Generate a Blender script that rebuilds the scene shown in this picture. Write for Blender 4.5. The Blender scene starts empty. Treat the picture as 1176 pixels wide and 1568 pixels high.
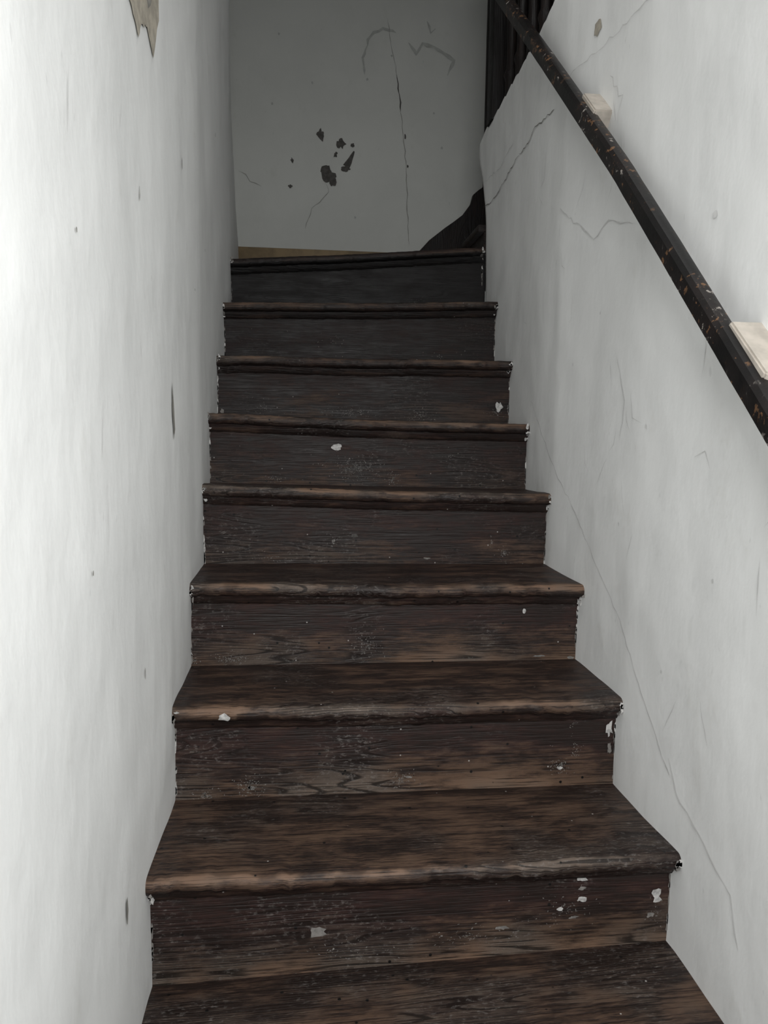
import bpy, bmesh, math, random
import numpy as np
from mathutils import Vector, Matrix, noise as mn
random.seed(7)
scene=bpy.context.scene
RISE,RUN,OV=0.195,0.2382,0.0349
FLOOR=-0.78
# ------------------------------------------------------------------ materials
def mat(name):
    m=bpy.data.materials.new(name); m.use_nodes=True
    nt=m.node_tree; nt.nodes.clear()
    o=nt.nodes.new('ShaderNodeOutputMaterial'); b=nt.nodes.new('ShaderNodeBsdfPrincipled')
    nt.links.new(b.outputs[0],o.inputs[0]); return m,nt,b
class N:
    def __init__(s,nt): s.nt=nt
    def new(s,t): return s.nt.nodes.new(t)
    def put(s,sock,v):
        if isinstance(v,bpy.types.NodeSocket): s.nt.links.new(v,sock)
        else: sock.default_value=v
    def math(s,op,a,b=0.0,c=0.0,clamp=False):
        n=s.new('ShaderNodeMath'); n.operation=op; n.use_clamp=clamp
        s.put(n.inputs[0],a); s.put(n.inputs[1],b); s.put(n.inputs[2],c); return n.outputs[0]
    def vmath(s,op,a,b):
        n=s.new('ShaderNodeVectorMath'); n.operation=op; s.put(n.inputs[0],a); s.put(n.inputs[1],b); return n.outputs[0]
    def noise(s,vec,scale,detail=3,rough=.55,dist=0.0):
        n=s.new('ShaderNodeTexNoise'); s.put(n.inputs['Vector'],vec); n.inputs['Scale'].default_value=scale
        n.inputs['Detail'].default_value=detail; n.inputs['Roughness'].default_value=rough; n.inputs['Distortion'].default_value=dist
        return n.outputs['Fac']
    def vor(s,vec,scale,rand=1.0):
        n=s.new('ShaderNodeTexVoronoi'); s.put(n.inputs['Vector'],vec); n.inputs['Scale'].default_value=scale
        n.inputs['Randomness'].default_value=rand; return n.outputs['Distance'],n.outputs['Color']
    def ramp(s,f,lo,hi,a=0.0,b=1.0):
        n=s.new('ShaderNodeMapRange'); n.interpolation_type='SMOOTHSTEP'
        s.put(n.inputs[0],f); n.inputs[1].default_value=lo; n.inputs[2].default_value=hi
        n.inputs[3].default_value=a; n.inputs[4].default_value=b; return n.outputs[0]
    def mix(s,f,a,b):
        n=s.new('ShaderNodeMix'); n.data_type='RGBA'; s.put(n.inputs[0],f)
        s.put(n.inputs[6],a if isinstance(a,bpy.types.NodeSocket) else (*a,1)); s.put(n.inputs[7],b if isinstance(b,bpy.types.NodeSocket) else (*b,1)); return n.outputs[2]
    def coord(s): return s.new('ShaderNodeTexCoord').outputs['Object']
    def attr(s,name):
        n=s.new('ShaderNodeAttribute'); n.attribute_name=name; return n.outputs['Fac']
    def bump(s,h,strength,dist):
        n=s.new('ShaderNodeBump'); n.inputs['Strength'].default_value=strength; n.inputs['Distance'].default_value=dist
        s.put(n.inputs['Height'],h); return n.outputs[0]

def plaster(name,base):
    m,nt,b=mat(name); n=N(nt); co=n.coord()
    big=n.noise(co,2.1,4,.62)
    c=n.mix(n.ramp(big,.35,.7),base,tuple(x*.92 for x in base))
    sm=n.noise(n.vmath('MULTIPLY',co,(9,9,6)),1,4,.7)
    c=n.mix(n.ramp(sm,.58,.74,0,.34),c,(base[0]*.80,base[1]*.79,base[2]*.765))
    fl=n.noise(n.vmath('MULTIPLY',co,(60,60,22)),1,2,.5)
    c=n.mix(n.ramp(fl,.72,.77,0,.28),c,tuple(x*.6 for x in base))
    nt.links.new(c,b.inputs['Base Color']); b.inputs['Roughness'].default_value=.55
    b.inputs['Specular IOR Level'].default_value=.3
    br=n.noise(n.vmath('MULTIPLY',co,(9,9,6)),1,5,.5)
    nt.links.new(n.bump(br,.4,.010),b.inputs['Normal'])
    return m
M_wall=plaster('plaster_white',(.825,.832,.822))
M_wallb_shaded=plaster('plaster_back_shaded',(.46,.468,.445))  # same wall paint, with weaker light at the back put into a darker colour

def wood(name,dark1=(.0175,.0112,.0095),dark2=(.031,.0145,.0122),worn=(.092,.057,.038),grey=(.066,.051,.041),dust=1.0,grain=(1.1,15,15)):
    m,nt,b=mat(name); n=N(nt); co=n.coord()
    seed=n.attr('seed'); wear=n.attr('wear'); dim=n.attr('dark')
    cs=n.new('ShaderNodeCombineXYZ')
    nt.links.new(n.math('MULTIPLY',seed,3.71),cs.inputs[0]); nt.links.new(n.math('MULTIPLY',seed,1.37),cs.inputs[1]); nt.links.new(n.math('MULTIPLY',seed,2.13),cs.inputs[2])
    p=n.vmath('ADD',co,cs.outputs[0])
    tone=n.noise(p,5,2)
    g1=n.noise(n.vmath('MULTIPLY',p,grain),1.0,1,.4)
    rings=n.math('PINGPONG',n.math('MULTIPLY',g1,46),1)
    fs=(9,260,260) if grain[0]<5 else (260,260,9)
    fib=n.noise(n.vmath('MULTIPLY',p,fs),1.0,2,.6)
    ln=n.math('MAXIMUM',n.ramp(rings,.05,.40),n.ramp(tone,.46,.58,.9,.05))
    gr=n.math('MULTIPLY',ln,n.ramp(fib,.30,.58,.22,1))
    bs=(7,26,26) if grain[0]<5 else (26,26,7)
    big2=n.noise(n.vmath('MULTIPLY',p,bs),1.0,6,.78)
    c0=n.mix(n.ramp(big2,.42,.62),dark1,dark2)
    c0=n.mix(n.ramp(gr,.1,.8,.5,0),c0,tuple(x*.35 for x in dark1))
    tn=n.ramp(tone,.4,.62)
    wl=n.mix(tn,worn,grey); wd=n.mix(tn,tuple(x*.2 for x in worn),tuple(x*.2 for x in grey))
    edge=n.ramp(wear,.68,.95,1.0,1.75)
    wc=n.vmath('MULTIPLY',n.mix(n.ramp(gr,.05,.8),wd,wl),edge)
    wf=n.math('ADD',wear,n.math('MULTIPLY',n.math('SUBTRACT',big2,.5),3.0))
    wf=n.math('ADD',wf,n.math('MULTIPLY',n.math('SUBTRACT',fib,.5),.7))
    wf=n.ramp(wf,.18,1.0,0,.95)
    c=n.mix(wf,c0,wc)
    dn=n.noise(n.vmath('MULTIPLY',p,(100,180,180)),1.0,3,.75)
    dg=n.math('MULTIPLY',n.ramp(tone,.46,.62),n.ramp(dn,.54,.68))
    c=n.mix(n.math('MULTIPLY',dg,.26*dust),c,(.28,.26,.245))
    d,col=n.vor(p,42); sp=n.new('ShaderNodeSeparateColor'); nt.links.new(col,sp.inputs[0])
    k=n.math('MULTIPLY',n.ramp(d,.05,.09,1,0),n.math('GREATER_THAN',sp.outputs[0],.88))
    c=n.mix(n.math('MULTIPLY',k,.7*dust),c,(.45,.43,.41))
    k2=n.math('MULTIPLY',n.ramp(d,.10,.15,1,0),n.math('LESS_THAN',sp.outputs[0],.25))
    c=n.mix(k2,c,(.003,.0025,.0025))
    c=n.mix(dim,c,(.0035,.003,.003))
    nt.links.new(c,b.inputs['Base Color'])
    nt.links.new(n.ramp(big2,.3,.7,.40,.65),b.inputs['Roughness']); b.inputs['Specular IOR Level'].default_value=.24
    nt.links.new(n.bump(gr,.5,.0016),b.inputs['Normal']); return m
M_wood=wood('old_stained_wood')
M_woodv=wood('dark_stained_wood_vertical',grain=(15,15,1.1),dust=.3)
def simple(name,col,rough=.7,var=.25,scale=20):
    m,nt,b=mat(name); n=N(nt); co=n.coord()
    c=n.mix(n.ramp(n.noise(co,scale,3,.65),.35,.65),col,tuple(x*(1-var) for x in col))
    nt.links.new(c,b.inputs['Base Color']); b.inputs['Roughness'].default_value=rough
    return m
M_splat=simple('white_paint_splat',(.50,.49,.475),.6,.45,120)
M_dust=simple('plaster_dust',(.20,.188,.175),.9,.4,80)
M_chip=simple('bare_plaster_grey',(.27,.26,.235),.85,.3,40)
M_chipd=simple('bare_plaster_dark',(.075,.07,.064),.85,.4,60)
M_chipt=simple('bare_plaster_tan',(.45,.41,.34),.85,.3,40)
M_stain=simple('damp_stain',(.33,.34,.32),.7,.15,40)
M_crack=simple('crack_dark',(.30,.29,.27),.9,.4,60)
M_crackl=simple('crack_faint',(.64,.64,.63),.9,.12,60)
M_crackb=simple('crack_faint_back',(.26,.26,.24),.9,.15,60)
M_tan=simple('tan_paint',(.20,.14,.07),.6,.35,12)
M_cream=simple('cream_block_paint',(.48,.435,.38),.6,.25,22)
M_ceil=simple('ceiling_plaster',(.55,.55,.53),.8,.1,5)
def railmat():
    m,nt,b=mat('rail_worn_black_paint'); n=N(nt); co=n.coord()
    a=n.noise(co,48,4,.7); g=n.noise(co,11,3)
    c=n.mix(n.ramp(g,.4,.65),(.0045,.004,.004),(.012,.009,.0085))
    f=n.math('MULTIPLY',n.ramp(a,.59,.62),n.ramp(g,.44,.54))
    c=n.mix(n.math('MULTIPLY',f,.9),c,(.16,.085,.042))
    f2=n.math('MULTIPLY',n.ramp(a,.39,.35),n.ramp(g,.50,.58))
    c=n.mix(n.math('MULTIPLY',f2,.8),c,(.34,.31,.28))
    nt.links.new(c,b.inputs['Base Color']); b.inputs['Roughness'].default_value=.42; b.inputs['Specular IOR Level'].default_value=.25
    nt.links.new(n.bump(a,.4,.002),b.inputs['Normal']); return m
M_rail=railmat()

# ------------------------------------------------------------------ mesh builder
class MB:
    def __init__(s,mats): s.v=[];s.f=[];s.m=[];s.sm=[];s.wear=[];s.seed=[];s.dark=[];s.mats=mats
    def vert(s,p,wear=0.0,seed=0.0,dark=0.0):
        s.v.append(tuple(p));s.wear.append(wear);s.seed.append(seed);s.dark.append(dark);return len(s.v)-1
    def face(s,idx,m=0,smooth=False): s.f.append(tuple(idx));s.m.append(m);s.sm.append(smooth)
    def box(s,lo,hi,m=0,wear=.2,seed=0.,dark=0.,bev=0.0):
        bm=bmesh.new(); bmesh.ops.create_cube(bm,size=1)
        for v in bm.verts:
            v.co=Vector([(lo[i]+hi[i])/2+v.co[i]*(hi[i]-lo[i]) for i in range(3)])
        if bev: bmesh.ops.bevel(bm,geom=bm.edges[:],offset=bev,segments=2,affect='EDGES',profile=.5)
        base=len(s.v); bm.verts.index_update()
        for v in bm.verts: s.vert(v.co,wear,seed,dark)
        for f in bm.faces: s.face([base+v.index for v in f.verts],m)
        bm.free()
    def build(s,name,parent=None,sharp=35):
        me=bpy.data.meshes.new(name); me.from_pydata(s.v,[],s.f)
        for m in s.mats: me.materials.append(m)
        me.polygons.foreach_set('material_index',s.m); me.polygons.foreach_set('use_smooth',s.sm)
        for nm,arr in(('wear',s.wear),('seed',s.seed),('dark',s.dark)):
            a=me.attributes.new(nm,'FLOAT','POINT'); a.data.foreach_set('value',arr)
        me.update()
        try: me.set_sharp_from_angle(angle=math.radians(sharp))
        except Exception: pass
        o=bpy.data.objects.new(name,me); scene.collection.objects.link(o)
        if parent: o.parent=parent
        return o

# ------------------------------------------------------------------ surfaces of walls
yr=[-3.2,0,.24,.48,.71,.95,1.19,1.43,1.667,1.9]; xr_=[.918,.916,.906,.906,.898,.909,.920,.928,.932,.936]
def XR(y,z): return float(np.interp(y,yr,xr_))+.0035*mn.noise(Vector((3.1,y*4,z*4)))+.0015*mn.noise(Vector((7.1,y*11,z*11)))
yl=[-3.2,0,.24,.48,.71,.95,1.19,1.43,1.667]; xl_=[0,0,.005,.006,.007,-.004,-.006,-.006,-.004]
def XL(y,z):
    x=float(np.interp(y,yl,xl_))+.0035*mn.noise(Vector((9.1,y*4,z*4)))+.0015*mn.noise(Vector((1.1,y*11,z*11)))
    t=min(1,max(0,(y-1.667)/.78)); x-=t*(.028+.055*min(1.6,max(0,(z-1.5)/1.07))); return x
YB=2.45
def YBf(x,z): return YB+.004*mn.noise(Vector((x*4,5.5,z*4)))
def endY(z): return float(np.interp(z,[-1,1.43,1.57,1.70,1.78,1.835,1.86,1.9],[1.66,1.662,1.69,1.76,1.83,1.84,1.72,1.67]))
WT=1.862
def wtop(y): return WT+.016*mn.noise(Vector((y*14,0,2)))+.016*mn.noise(Vector((y*38,0,2)))

def splat(B,center,rad,m,surf,off,n=14,jag=.35,ang=0.0):
    ca,cb=center; pts=[]; sd=random.random()*50
    for i in range(n):
        t=2*math.pi*i/n; r=1+jag*2*mn.noise(Vector((math.cos(t)*1.7+sd,math.sin(t)*1.7,sd)))+random.uniform(-jag,jag)*.3
        a=math.cos(t)*rad[0]*r; b=math.sin(t)*rad[1]*r
        pts.append((ca+a*math.cos(ang)-b*math.sin(ang),cb+a*math.sin(ang)+b*math.cos(ang)))
    c=B.vert(surf(ca,cb,off)); ids=[B.vert(surf(a,b,off)) for a,b in pts]
    for i in range(n): B.face((c,ids[i],ids[(i+1)%n]),m)
def poly(B,pts,m,surf,off,sub=4,jit=.003):
    out=[]
    for i in range(len(pts)):
        a,b=pts[i],pts[(i+1)%len(pts)]
        for k in range(sub): t=k/sub; out.append((a[0]+(b[0]-a[0])*t+random.uniform(-jit,jit),a[1]+(b[1]-a[1])*t+random.uniform(-jit,jit)))
    ca=sum(p[0] for p in out)/len(out); cb=sum(p[1] for p in out)/len(out)
    c=B.vert(surf(ca,cb,off)); ids=[B.vert(surf(a,b,off)) for a,b in out]
    for i in range(len(out)): B.face((c,ids[i],ids[(i+1)%len(out)]),m)
def crack(B,pts,w,m,surf,off,jit=.006,step=.02):
    out=[]
    for (a0,b0),(a1,b1) in zip(pts[:-1],pts[1:]):
        L=math.hypot(a1-a0,b1-b0); k=max(1,int(L/step))
        for i in range(k): out.append((a0+(a1-a0)*i/k+random.uniform(-jit,jit),b0+(b1-b0)*i/k+random.uniform(-jit,jit)))
    out.append(pts[-1]); prev=None
    for i,(a,b) in enumerate(out):
        j=min(i+1,len(out)-1); h=max(0,i-1); da,db=out[j][0]-out[h][0],out[j][1]-out[h][1]; l=math.hypot(da,db) or 1
        ww=w*random.uniform(.25,1)*(0.2 if i in(0,len(out)-1) else 1)/2
        q=(B.vert(surf(a-db/l*ww,b+da/l*ww,off)),B.vert(surf(a+db/l*ww,b-da/l*ww,off)))
        if prev: B.face((prev[0],prev[1],q[1],q[0]),m)
        prev=q

# ------------------------------------------------------------------ left wall
WM=[M_wall,M_chip,M_chipt,M_crack,M_crackl,M_chipd,M_stain]
B=MB(WM)
ys=np.linspace(-3.2,2.47,210); zs=np.linspace(FLOOR,3.2,150)
g=[[B.vert((XL(y,z),y,z)) for z in zs] for y in ys]
for i in range(len(ys)-1):
    for j in range(len(zs)-1): B.face((g[i][j],g[i+1][j],g[i+1][j+1],g[i][j+1]),0,True)
o4=[B.vert((-.14,-3.2,FLOOR)),B.vert((-.14,2.6,FLOOR)),B.vert((-.14,2.6,3.2)),B.vert((-.14,-3.2,3.2))]; B.face(o4,0)
B.face((g[0][0],g[0][-1],o4[3],o4[0]),0)
sL=lambda y,z,o:(XL(y,z)+o,y,z)
poly(B,[(-.14,1.62),(-.09,1.40),(-.05,1.365),(-.02,1.35),(.02,1.35),(.06,1.325),(.09,1.36),(.13,1.37),(.17,1.345),(.21,1.42),(.21,1.62)],2,sL,.0022,4,.004)
poly(B,[(.0,1.58),(.02,1.44),(.06,1.40),(.10,1.42),(.13,1.40),(.18,1.46),(.18,1.60)],1,sL,.0034,3,.005)
splat(B,(.305,.765),(.012,.042),1,sL,.0022,16,.3)
splat(B,(-.145,.045),(.006,.018),1,sL,.002,12,.3)
for y,z,a,b in[(.05,1.09,.002,.011),(.45,1.27,.004,.012),(-.27,.56,.002,.003),(.03,.34,.002,.010),(-.30,.95,.002,.003),(.9,1.2,.003,.003),(1.2,1.6,.004,.006),(.62,1.05,.003,.003)]:
    splat(B,(y,z),(a,b),1,sL,.002,9,.3)
for k in range(30):
    y=random.uniform(-.45,1.4); z=random.uniform(max(0,y*.8)+.1,1.5); crack(B,[(y,z),(y+random.uniform(-.01,.02),z+random.uniform(.02,.09))],.0017,4,sL,.0015,.001)
B.build('wall_left',sharp=60)

# ------------------------------------------------------------------ right wall (stairwell wall with open top)
B=MB(WM)
nz=110; ny=260
def yy(i,z): return -3.2+(endY(z)+3.2)*(i/(ny-1))
g=[]
for i in range(ny):
    row=[]
    for j in range(nz):
        t=j/(nz-1); z0=FLOOR+t*(WT-FLOOR); y=yy(i,z0); z=z0+(wtop(y)-WT)*max(0,(t-.97)/.03)
        x=XR(y,z)
        if j==nz-1: x+=.006
        if i==ny-1: x+=.010
        row.append(B.vert((x,y,z)))
    g.append(row)
for i in range(ny-1):
    for j in range(nz-1): B.face((g[i][j],g[i][j+1],g[i+1][j+1],g[i+1][j]),0,True)
bk=[B.vert((1.05,B.v[g[i][-1]][1],B.v[g[i][-1]][2])) for i in range(ny)]
for i in range(ny-1): B.face((g[i][-1],bk[i],bk[i+1],g[i+1][-1]),0)
be=[B.vert((1.05,B.v[g[-1][j]][1],B.v[g[-1][j]][2])) for j in range(nz)]
for j in range(nz-1): B.face((g[-1][j],g[-1][j+1],be[j+1],be[j]),0)
q=[B.vert((1.05,-3.2,FLOOR)),B.vert((1.05,1.66,FLOOR)),B.vert((1.05,1.66,WT)),B.vert((1.05,-3.2,WT))]; B.face(q,0)
sR=lambda y,z,o:(XR(y,z)-o,y,z)
crack(B,[(1.69,1.57),(1.55,1.56),(1.40,1.57),(1.2,1.59)],.0045,3,sR,.002,.005)
crack(B,[(1.2,1.59),(1.08,1.585),(1.0,1.60),(.93,1.585),(.81,1.57)],.0045,3,sR,.002,.004)
crack(B,[(1.69,1.66),(1.45,1.64),(1.25,1.66)],.003,4,sR,.002,.004)
crack(B,[(.73,1.60),(.5,1.58),(.25,1.55),(.0,1.54),(-.2,1.50)],.003,4,sR,.002,.006)
crack(B,[(.45,1.50),(.38,1.42),(.40,1.38)],.003,4,sR,.002,.006)
crack(B,[(.73,1.30),(.5,1.17),(.42,1.19),(.30,1.15)],.003,4,sR,.002,.004)
crack(B,[(.06,.15),(.03,.10),(-.05,.07),(-.15,.02),(-.18,-.05)],.0035,4,sR,.002,.004)
crack(B,[(.065,.135),(.05,.125)],.0035,3,sR,.003,.001)
crack(B,[(.03,.70),(.0,.71),(-.02,.68)],.003,4,sR,.002,.002)
crack(B,[(.95,.83),(.73,.67),(.5,.51),(.28,.35),(.05,.12)],.003,4,sR,.0015,.004)
crack(B,[(.35,.90),(.30,.80),(.32,.72)],.003,4,sR,.002,.004)
for k in range(40):
    y=random.uniform(-.4,1.2); z=random.uniform(max(0,y*.85)+.12,min(1.7,1.0+y)); dy=random.uniform(-.04,.04)
    crack(B,[(y,z),(y+dy,z+random.uniform(.01,.05)),(y+dy*1.4,z+random.uniform(.04,.09))],.0018,4,sR,.0015,.002)
splat(B,(.53,1.63),(.018,.015),2,sR,.002,14,.3)
splat(B,(.01,1.09),(.007,.007),4,sR,.002,12,.2)
for y,z in[(.30,.55),(.6,.9),(-.05,.5),(.1,.3),(.45,1.0),(.2,.75)]: splat(B,(y,z),(.002,.004),4,sR,.002,9,.3)
B.build('wall_right',sharp=60)

# ------------------------------------------------------------------ back wall
B=MB([M_wallb_shaded,M_chip,M_chipt,M_crack,M_crackb,M_chipd,M_stain])
xs=np.linspace(-.20,1.13,60); zs=np.linspace(1.0,3.2,90)
g=[[B.vert((x,YBf(x,z),z)) for z in zs] for x in xs]
for i in range(len(xs)-1):
    for j in range(len(zs)-1): B.face((g[i][j],g[i+1][j],g[i+1][j+1],g[i][j+1]),0,True)
o4=[B.vert((-.2,YB+.12,1.0)),B.vert((1.13,YB+.12,1.0)),B.vert((1.13,YB+.12,3.2)),B.vert((-.2,YB+.12,3.2))]; B.face(o4,0)
B.face((g[-1][0],o4[1],o4[2],g[-1][-1]),0)
sB=lambda x,z,o:(x,YBf(x,z)-o,z)
for x,z,a,b,an in[(.34,2.08,.016,.022,0),(.43,2.045,.016,.020,.4),(.408,1.995,.010,.012,0),(.47,1.965,.013,.045,-.5),(.455,1.935,.020,.012,0),(.372,1.905,.030,.032,.2),(.395,1.872,.018,.020,0),(.365,1.925,.02,.015,0),(.21,1.96,.007,.009,0),(.20,1.845,.009,.008,0),(.485,2.04,.007,.009,0)]:
    splat(B,(x,z),(a,b),5,sB,.003,16,.40,an)
crack(B,[(.685,2.36),(.70,2.26),(.705,2.2)],.007,5,sB,.003,.003)
crack(B,[(.705,2.2),(.72,2.09),(.735,1.96),(.745,1.75),(.755,1.61)],.0045,4,sB,.003,.003)
crack(B,[(.69,2.34),(.66,2.48),(.64,2.6)],.003,4,sB,.003,.004)
splat(B,(.728,2.09),(.004,.012),5,sB,.004,8,.3); splat(B,(.742,1.96),(.004,.006),5,sB,.004,8,.3)
crack(B,[(-.03,1.90),(.0,1.89),(.02,1.86),(.07,1.84)],.004,4,sB,.003,.003)
crack(B,[(.27,1.66),(.30,1.75),(.38,1.83),(.36,1.87)],.0035,4,sB,.003,.004)
crack(B,[(.54,2.35),(.53,2.42),(.56,2.52),(.62,2.56),(.68,2.54)],.014,6,sB,.002,.004)
crack(B,[(.74,2.50),(.77,2.46),(.80,2.50),(.85,2.49),(.90,2.47),(.95,2.44),(.92,2.37)],.022,6,sB,.002,.004)
crack(B,[(.82,2.60),(.84,2.55),(.86,2.57)],.03,6,sB,.002,.002)
for x,z in[(.55,2.33),(.66,2.44),(.86,2.2),(.9,2.05),(.3,2.3),(.12,2.2),(.15,2.5),(.5,1.72)]: splat(B,(x,z),(.005,.006),6,sB,.003,9,.3)
B.build('wall_back',sharp=60)
B=MB([M_tan]); B.box((-.05,YB-.022,1.33),(.93,YB+.0,1.565),0,bev=.004); B.build('baseboard_back')

# ------------------------------------------------------------------ staircase
nosz={-3:(-.585,-.585),-2:(-.392,-.388),-1:(-.205,-.188),0:(-.001,0),1:(.201,.196),2:(.398,.384),3:(.597,.577),4:(.778,.760),5:(.959,.964),6:(1.155,1.187),7:(1.348,1.424)}
bz={0:(-.209,-.184),1:(.002,.002),2:(.200,.199),3:(.393,.388),4:(.583,.570)}
def base(k):
    if k in bz: return bz[k]
    if k==-3: return(FLOOR,FLOOR)
    return nosz[k-1]
S=MB([M_wood,M_splat,M_dust,M_chipd,M_tan])
NX=140
def wlow(k): return {0:.80,1:.82,2:.66,3:.38,4:.50,5:.38,6:.10,7:.0}.get(k,.6)
def tw(k): return {-1:.55,0:.54,1:.42,2:.36}.get(k,.36)
def nw(k): return {7:.20,6:.70}.get(k,.82)
def step_shade(k): return {7:.95,6:.62,5:.42,4:.24,3:.1}.get(k,0.0)  # painted light fall-off: wood colour darkened step by step toward the top
for k in range(-3,8):
    cols=[]
    nb=base(k+1) if k<7 else nosz[7]
    yb=(k+1)*RUN+OV if k<7 else YB
    for i in range(NX+1):
        t=i/NX
        x=-.011+(.954)*t if k<7 else -.02+.965*t
        s=min(1,max(0,x/.91))
        nz_=nosz[k][0]*(1-s)+nosz[k][1]*s; b0=base(k)[0]*(1-s)+base(k)[1]*s; b1=nb[0]*(1-s)+nb[1]*s
        wob=.0020*mn.noise(Vector((x*7,k*3.3,0)))+.0016*mn.noise(Vector((x*30,k*3.3,4)))+.0016*mn.noise(Vector((x*75,k*3.3,9)))
        dip=-.0035*math.exp(-((s-.5)/.25)**2)
        nz_+=dip+wob; yk=k*RUN+wob*1.8; yr0=k*RUN+OV
        R=.0145; T=.030
        wv=.58+.60*(mn.noise(Vector((x*5,k*7.7,3)))+.5)+.35*mn.noise(Vector((x*28,k*7.7,6)))
        rv=.35*mn.noise(Vector((x*4,k*5.1,8)))
        P=[(yr0,b0-.002,wlow(k)*1.15+rv),(yr0,b0+.02,wlow(k)+rv),(yr0,b0+.055,wlow(k)*.7+rv),(yr0,b0+.085,wlow(k)*.3+rv*.5),(yr0,nz_-T-.05,.03),(yr0,nz_-T-.022,.03),
           (yr0-.005,nz_-T-.020,.25),(yr0-.009,nz_-T-.014,.3),(yr0-.013,nz_-T-.006,.2),(yr0-.015,nz_-T,.05)]
        cy,cz=yk+R,nz_-R
        for a in range(0,9):
            th=-math.pi/2-math.pi*a/8
            P.append((cy+R*math.cos(th)*.95,cz+R*math.sin(th),max(0,min(1,wv*[.1,.2,.32,.45,.6,nw(k)*.95,nw(k)*1.2,nw(k)*1.05,nw(k)*.75][a]))))
        P+= [(yk+.034,nz_+.0,tw(k)+.06),(yk+.06,nz_*.97+b1*.03,tw(k)),((yk+yb)/2,(nz_+b1)/2-.001,tw(k)),(yb-.03,b1,tw(k)-.05),(yb+.002,b1,tw(k)-.2)]
        cols.append([S.vert((x,y,z),max(0,w),k*1.7+(.0 if q<6 else 11.3),min(1,step_shade(k)*(1 if q<14 else .5))) for q,(y,z,w) in enumerate(P)])
    for i in range(NX):
        for j in range(len(cols[0])-1): S.face((cols[i][j],cols[i+1][j],cols[i+1][j+1],cols[i][j+1]),0,j>5)
def SP(k,s,t):
    bL,bR=base(k); nL,nR=nosz[k]; b=bL*(1-s)+bR*s; n_=nL*(1-s)+nR*s-.052
    return s*.905,n_+(b-n_)*t
def rs(k): return lambda x,z,o:(x,k*RUN+OV-o,z)
def mark(k,s,t,rx,rz,m=1,jag=.4,n=14): x,z=SP(k,s,t); splat(S,(x,z),(rx*.85,rz*.85),m,rs(k),.0012+(.0006 if m==1 else 0),n,jag)
def dustc(k,s,t,rx,rz,n=60,m=2):
    for _ in range(int(n*.9)):
        r=abs(random.gauss(0,.5)); a=random.uniform(0,6.28); x,z=SP(k,s,t); x+=r*rx*math.cos(a); z+=r*rz*math.sin(a)
        if z<min(base(k))+.001 or x>.905: continue
        splat(S,(x,z),(random.uniform(.0004,.0024),random.uniform(.0003,.0010)),m,rs(k),.0012,5,.4,random.uniform(0,3))
for t in(.02,.30): mark(0,.83,t,.010,.006)
mark(0,.83,.15,.008,.004,2); mark(0,.785,.42,.008,.004); mark(0,.815,.55,.009,.003,2); mark(0,.985,.33,.011,.015); mark(0,.975,.60,.008,.006,2); mark(0,.31,.50,.015,.010,2,.45)
mark(0,.67,.62,.012,.004,2)
dustc(0,.80,.45,.08,.05,80); dustc(0,.6,.7,.16,.03,100); dustc(0,.985,.55,.02,.05,40); dustc(0,.35,.75,.12,.03,60)
mark(1,.985,.15,.007,.017); mark(1,.988,.45,.005,.012,2); mark(1,.87,.72,.008,.004); mark(1,.82,-.05,.004,.007,2); mark(1,.17,.86,.008,.004,2); mark(1,.52,.78,.007,.003,2)
dustc(1,.165,.85,.04,.03,140); dustc(1,.07,.95,.03,.02,70,2); dustc(1,.5,.82,.04,.03,90); dustc(1,.87,.7,.03,.03,100); dustc(1,.91,.45,.015,.03,30); dustc(1,.9,.05,.01,.04,20)
mark(2,.855,.12,.005,.007,1,.1); mark(2,.9,.93,.016,.0025,2); mark(2,.985,.97,.010,.004,2)
dustc(2,.45,.72,.05,.05,140); dustc(2,.1,.9,.06,.02,110); dustc(2,.015,.9,.02,.02,30)
mark(3,.37,.6,.005,.007,2); mark(3,.43,.5,.010,.005,3); mark(3,.64,.9,.010,.003,2); dustc(3,.87,.8,.03,.03,60); dustc(3,.83,.6,.006,.03,20); dustc(3,.37,.62,.02,.03,30); dustc(3,.2,.9,.08,.02,30)
mark(4,.39,.22,.019,.009); dustc(4,.45,.65,.12,.06,300); dustc(4,.57,.85,.03,.04,100); dustc(4,.75,.35,.02,.02,20); dustc(4,.2,.9,.1,.02,50)
mark(5,.982,.62,.012,.017); dustc(5,.97,.75,.03,.03,40); dustc(5,.45,.85,.1,.03,150); dustc(5,.7,.85,.06,.04,90); dustc(5,.15,.8,.1,.04,50)
dustc(6,.4,.5,.1,.05,25); dustc(6,.8,.8,.1,.02,25); dustc(7,.75,.85,.05,.04,80)
mark(6,.008,.9,.007,.008); mark(5,.008,.9,.006,.008,2)
for k in range(-1,8):
    for side in(0,1):
        x=XL(k*RUN,nosz[k][0])+.004 if side==0 else XR(k*RUN,nosz[k][1])-.004
        z=nosz[k][side]
        for _ in range(5):
            zz=z-random.uniform(.002,.045); splat(S,(x+random.uniform(-.005,.005),zz),(random.uniform(.0015,.0055),random.uniform(.002,.008)),random.choice((1,1,2)),lambda a,b,o:(a,k*RUN-.0015-o if b>z-.028 else k*RUN+OV-.017,b),.001,9,.4)
        for _ in range(8):
            t=random.uniform(.0,.95); zz=SP(k,side,t)[1]; xx=(XL(k*RUN+OV,zz)+.001) if side==0 else (XR(k*RUN+OV,zz)-.001)
            splat(S,(xx,zz),(random.uniform(.0012,.003),random.uniform(.004,.016)),random.choice((1,2,2)),rs(k),.0014,9,.4)
splat(S,(.105,.196-.013),(.010,.007),1,lambda a,b,o:(a,RUN-.002-o+abs(b-.183)*.25,b),.0008,12,.35)
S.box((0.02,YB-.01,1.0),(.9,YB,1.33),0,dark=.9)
S.build('staircase',sharp=40)

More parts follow.
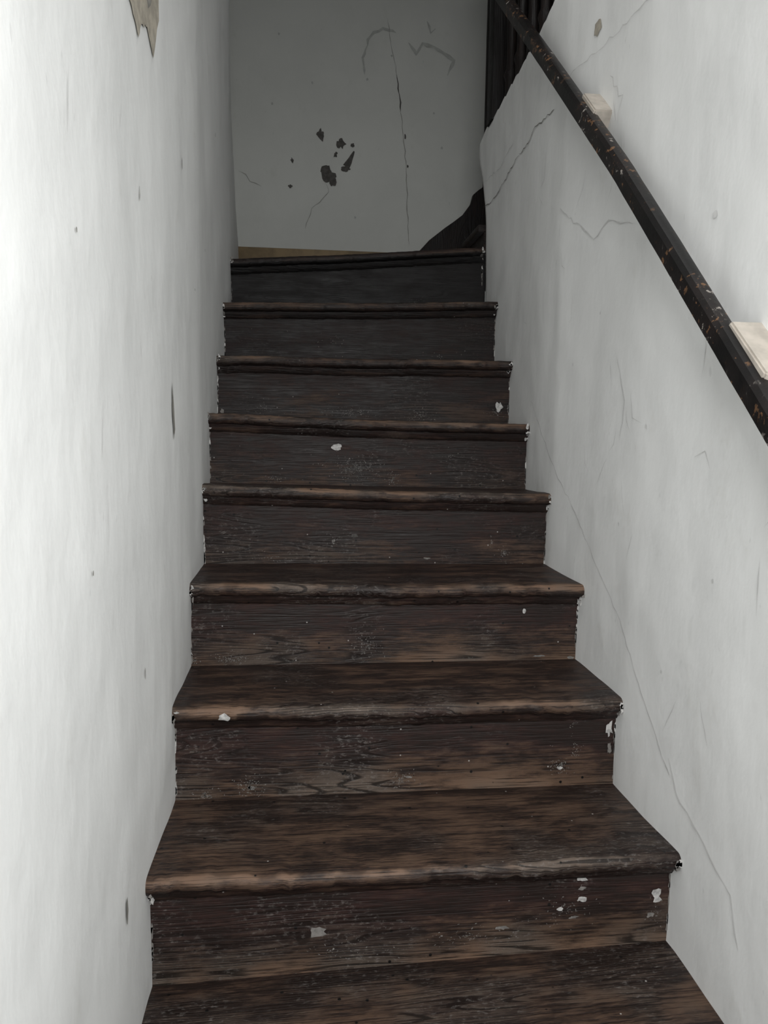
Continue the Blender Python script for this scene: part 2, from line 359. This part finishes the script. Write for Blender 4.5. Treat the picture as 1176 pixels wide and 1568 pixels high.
# ------------------------------------------------------------------ upper short flight turning right, dark stringer on the back wall
U=MB([M_wood])
for i in range(3):
    x=.975+.22*i; z=1.40+.16*(i)
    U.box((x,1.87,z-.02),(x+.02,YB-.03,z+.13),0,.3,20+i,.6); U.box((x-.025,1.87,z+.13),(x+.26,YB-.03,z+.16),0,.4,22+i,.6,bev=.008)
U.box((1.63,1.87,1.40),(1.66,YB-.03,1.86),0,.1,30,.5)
U.build('upper_stair_flight')
B=MB([M_woodv])
top=[(.79,1.42),(.80,1.575),(.845,1.625),(.92,1.685),(.955,1.71),(1.0,1.745),(1.04,1.80),(1.05,1.84),(1.075,1.862),(1.13,1.90),(1.3,2.03),(1.3,1.40)]
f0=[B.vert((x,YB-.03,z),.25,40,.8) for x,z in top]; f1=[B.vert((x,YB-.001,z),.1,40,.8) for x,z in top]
B.face(f0); B.face(f1[::-1])
for i in range(len(top)): j=(i+1)%len(top); B.face((f0[i],f1[i],f1[j],f0[j]))
B.build('trim_1')
B=MB([M_woodv,M_rail])
for i in range(9):
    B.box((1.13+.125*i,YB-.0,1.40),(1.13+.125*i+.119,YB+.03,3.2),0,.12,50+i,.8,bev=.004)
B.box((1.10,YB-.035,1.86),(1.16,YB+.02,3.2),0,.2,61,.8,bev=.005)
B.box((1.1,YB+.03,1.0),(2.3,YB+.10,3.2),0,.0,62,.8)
B.build('boarded_partition')
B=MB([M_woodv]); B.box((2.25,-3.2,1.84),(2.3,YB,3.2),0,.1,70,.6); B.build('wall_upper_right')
B=MB([M_wood]); B.box((1.05,-3.2,1.76),(2.25,1.85,1.84),0,.3,71,.3); B.build('floor_upper')
B=MB([M_ceil]); B.box((-.14,-3.2,3.2),(2.3,YB+.12,3.28)); B.build('ceiling')
B=MB([M_wood])
for i in range(26):
    y=-5.0+i*.17; y1=min(y+.166,-3*RUN+OV+.01)
    if y<y1: B.box((-.14,y,FLOOR-.03),(1.05,y1,FLOOR),0,.3,80+i,0,bev=.002)
B.build('floor')

# ------------------------------------------------------------------ balustrade on the wall top
root=bpy.data.objects.new('balustrade',None); scene.collection.objects.link(root)
B=MB([M_woodv])
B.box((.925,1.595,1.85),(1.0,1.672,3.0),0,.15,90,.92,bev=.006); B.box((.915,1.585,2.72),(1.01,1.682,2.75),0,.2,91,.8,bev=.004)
B.build('newel_post',root)
B=MB([M_woodv])
for i in range(11):
    y=1.49-.125*i
    prof=[(0,.020),(.08,.020),(.10,.025),(.12,.017),(.2,.017),(.45,.023),(.6,.018),(.74,.016),(.76,.024),(.78,.020),(.86,.020)]
    prev=None
    for h,r in prof:
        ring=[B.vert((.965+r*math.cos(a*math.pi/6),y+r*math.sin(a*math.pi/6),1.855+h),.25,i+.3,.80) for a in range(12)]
        if prev:
            for a in range(12): B.face((prev[a],prev[(a+1)%12],ring[(a+1)%12],ring[a]),0,True)
        prev=ring
B.build('spindles',root)
B=MB([M_rail]); B.box((.935,.1,2.715),(.995,1.6,2.765),0,bev=.012); B.build('top_rail',root)

# ------------------------------------------------------------------ handrail
hr=bpy.data.objects.new('handrail',None); scene.collection.objects.link(hr)
line=[(-1.15,-.09),(-.80,.23),(-.273,.716),(.0,.968),(.29,1.235),(.80,1.672),(1.287,2.083),(1.56,2.31)]
def rz(y): return float(np.interp(y,[a for a,b in line],[b for a,b in line]))
B=MB([M_rail]); prev=None; W_,H_=.032,.037
ysr=np.linspace(-1.15,1.56,70)
for i,y in enumerate(ysr):
    z=rz(y); s_=.87; dy,dz=1/math.hypot(1,s_),s_/math.hypot(1,s_); ny_,nz_=-dz,dy
    w=.0008*mn.noise(Vector((0,y*20,0)))
    sec=[(0,.003),(.003,0),(W_-.003,0),(W_,.003),(W_,H_-.009),(W_-.006,H_-.002),(W_-.012,H_),(.012,H_),(.006,H_-.002),(0,H_-.009)]
    ring=[B.vert((.850+a+w,y+ny_*b,z+nz_*b)) for a,b in sec]
    if prev:
        for a in range(10): B.face((prev[a],ring[a],ring[(a+1)%10],prev[(a+1)%10]),0,True)
    else: B.face(ring)
    prev=ring
B.face(prev[::-1])
B.build('rail',hr,sharp=30)
def block(y,ln,up,name):
    B=MB([M_cream]); s_=.87; L=math.hypot(1,s_); d=(1/L,s_/L); n_=(-s_/L,1/L); y0=y; z0=rz(y)
    cs=[(-ln/2,.004),(ln/2,.004),(ln/2,up),(-ln/2,up)]
    bm=bmesh.new()
    for xx in(.866,.925):
        for a,b in cs: bm.verts.new((xx,y0+d[0]*a+n_[0]*b,z0+d[1]*a+n_[1]*b))
    bm.verts.ensure_lookup_table(); V=bm.verts
    for f in((0,1,2,3),(7,6,5,4),(0,4,5,1),(1,5,6,2),(2,6,7,3),(3,7,4,0)): bm.faces.new([V[i] for i in f])
    bmesh.ops.bevel(bm,geom=bm.edges[:],offset=.003,segments=2,affect='EDGES'); bm.verts.index_update()
    for v in bm.verts: B.vert(v.co)
    for f in bm.faces: B.face([v.index for v in f.verts])
    bm.free(); B.build(name,hr)
block(.50,.10,.046,'mounting_block_1'); block(-.155,.125,.045,'mounting_block_2'); block(-.85,.11,.047,'mounting_block_3')

# ------------------------------------------------------------------ light
w=bpy.data.worlds.new('World'); scene.world=w; w.use_nodes=True
bg=w.node_tree.nodes['Background']; bg.inputs[0].default_value=(.94,.975,1,1); bg.inputs[1].default_value=.6
def area(name,loc,rot,sx,sy,e,col):
    l=bpy.data.lights.new(name,'AREA'); l.shape='RECTANGLE'; l.size=sx; l.size_y=sy; l.energy=e; l.color=col
    o=bpy.data.objects.new(name,l); o.location=loc; o.rotation_euler=rot; scene.collection.objects.link(o); return o
area('key_light',(.44,-1.45,1.05),(math.radians(60),0,0),.6,.6,21,(1,1,.995))  # added key light behind the camera, not a fitted lamp
area('overhead_fill',(.46,-.1,3.0),(0,0,0),.7,1.0,11,(1,.99,.97))  # added overhead fill for walls and treads, no real fixture here
# ------------------------------------------------------------------ camera
f,pi_,ya,ro=1165.2,.1048,.1108,.014
F=Vector((math.sin(ya)*math.cos(pi_),math.cos(ya)*math.cos(pi_),-math.sin(pi_)))
R=F.cross(Vector((0,0,1))).normalized(); Up=R.cross(F)
R2=R*math.cos(ro)+Up*math.sin(ro); U2=-R*math.sin(ro)+Up*math.cos(ro)
M=Matrix((( R2.x,U2.x,-F.x,.2483),(R2.y,U2.y,-F.y,-1.1999),(R2.z,U2.z,-F.z,.7326),(0,0,0,1)))
cd=bpy.data.cameras.new('camera'); cd.sensor_fit='VERTICAL'; cd.sensor_height=24; cd.lens=f/1568*24; cd.clip_start=.02
co=bpy.data.objects.new('camera',cd); co.matrix_world=M; scene.collection.objects.link(co); scene.camera=co
scene.view_settings.view_transform='Standard'
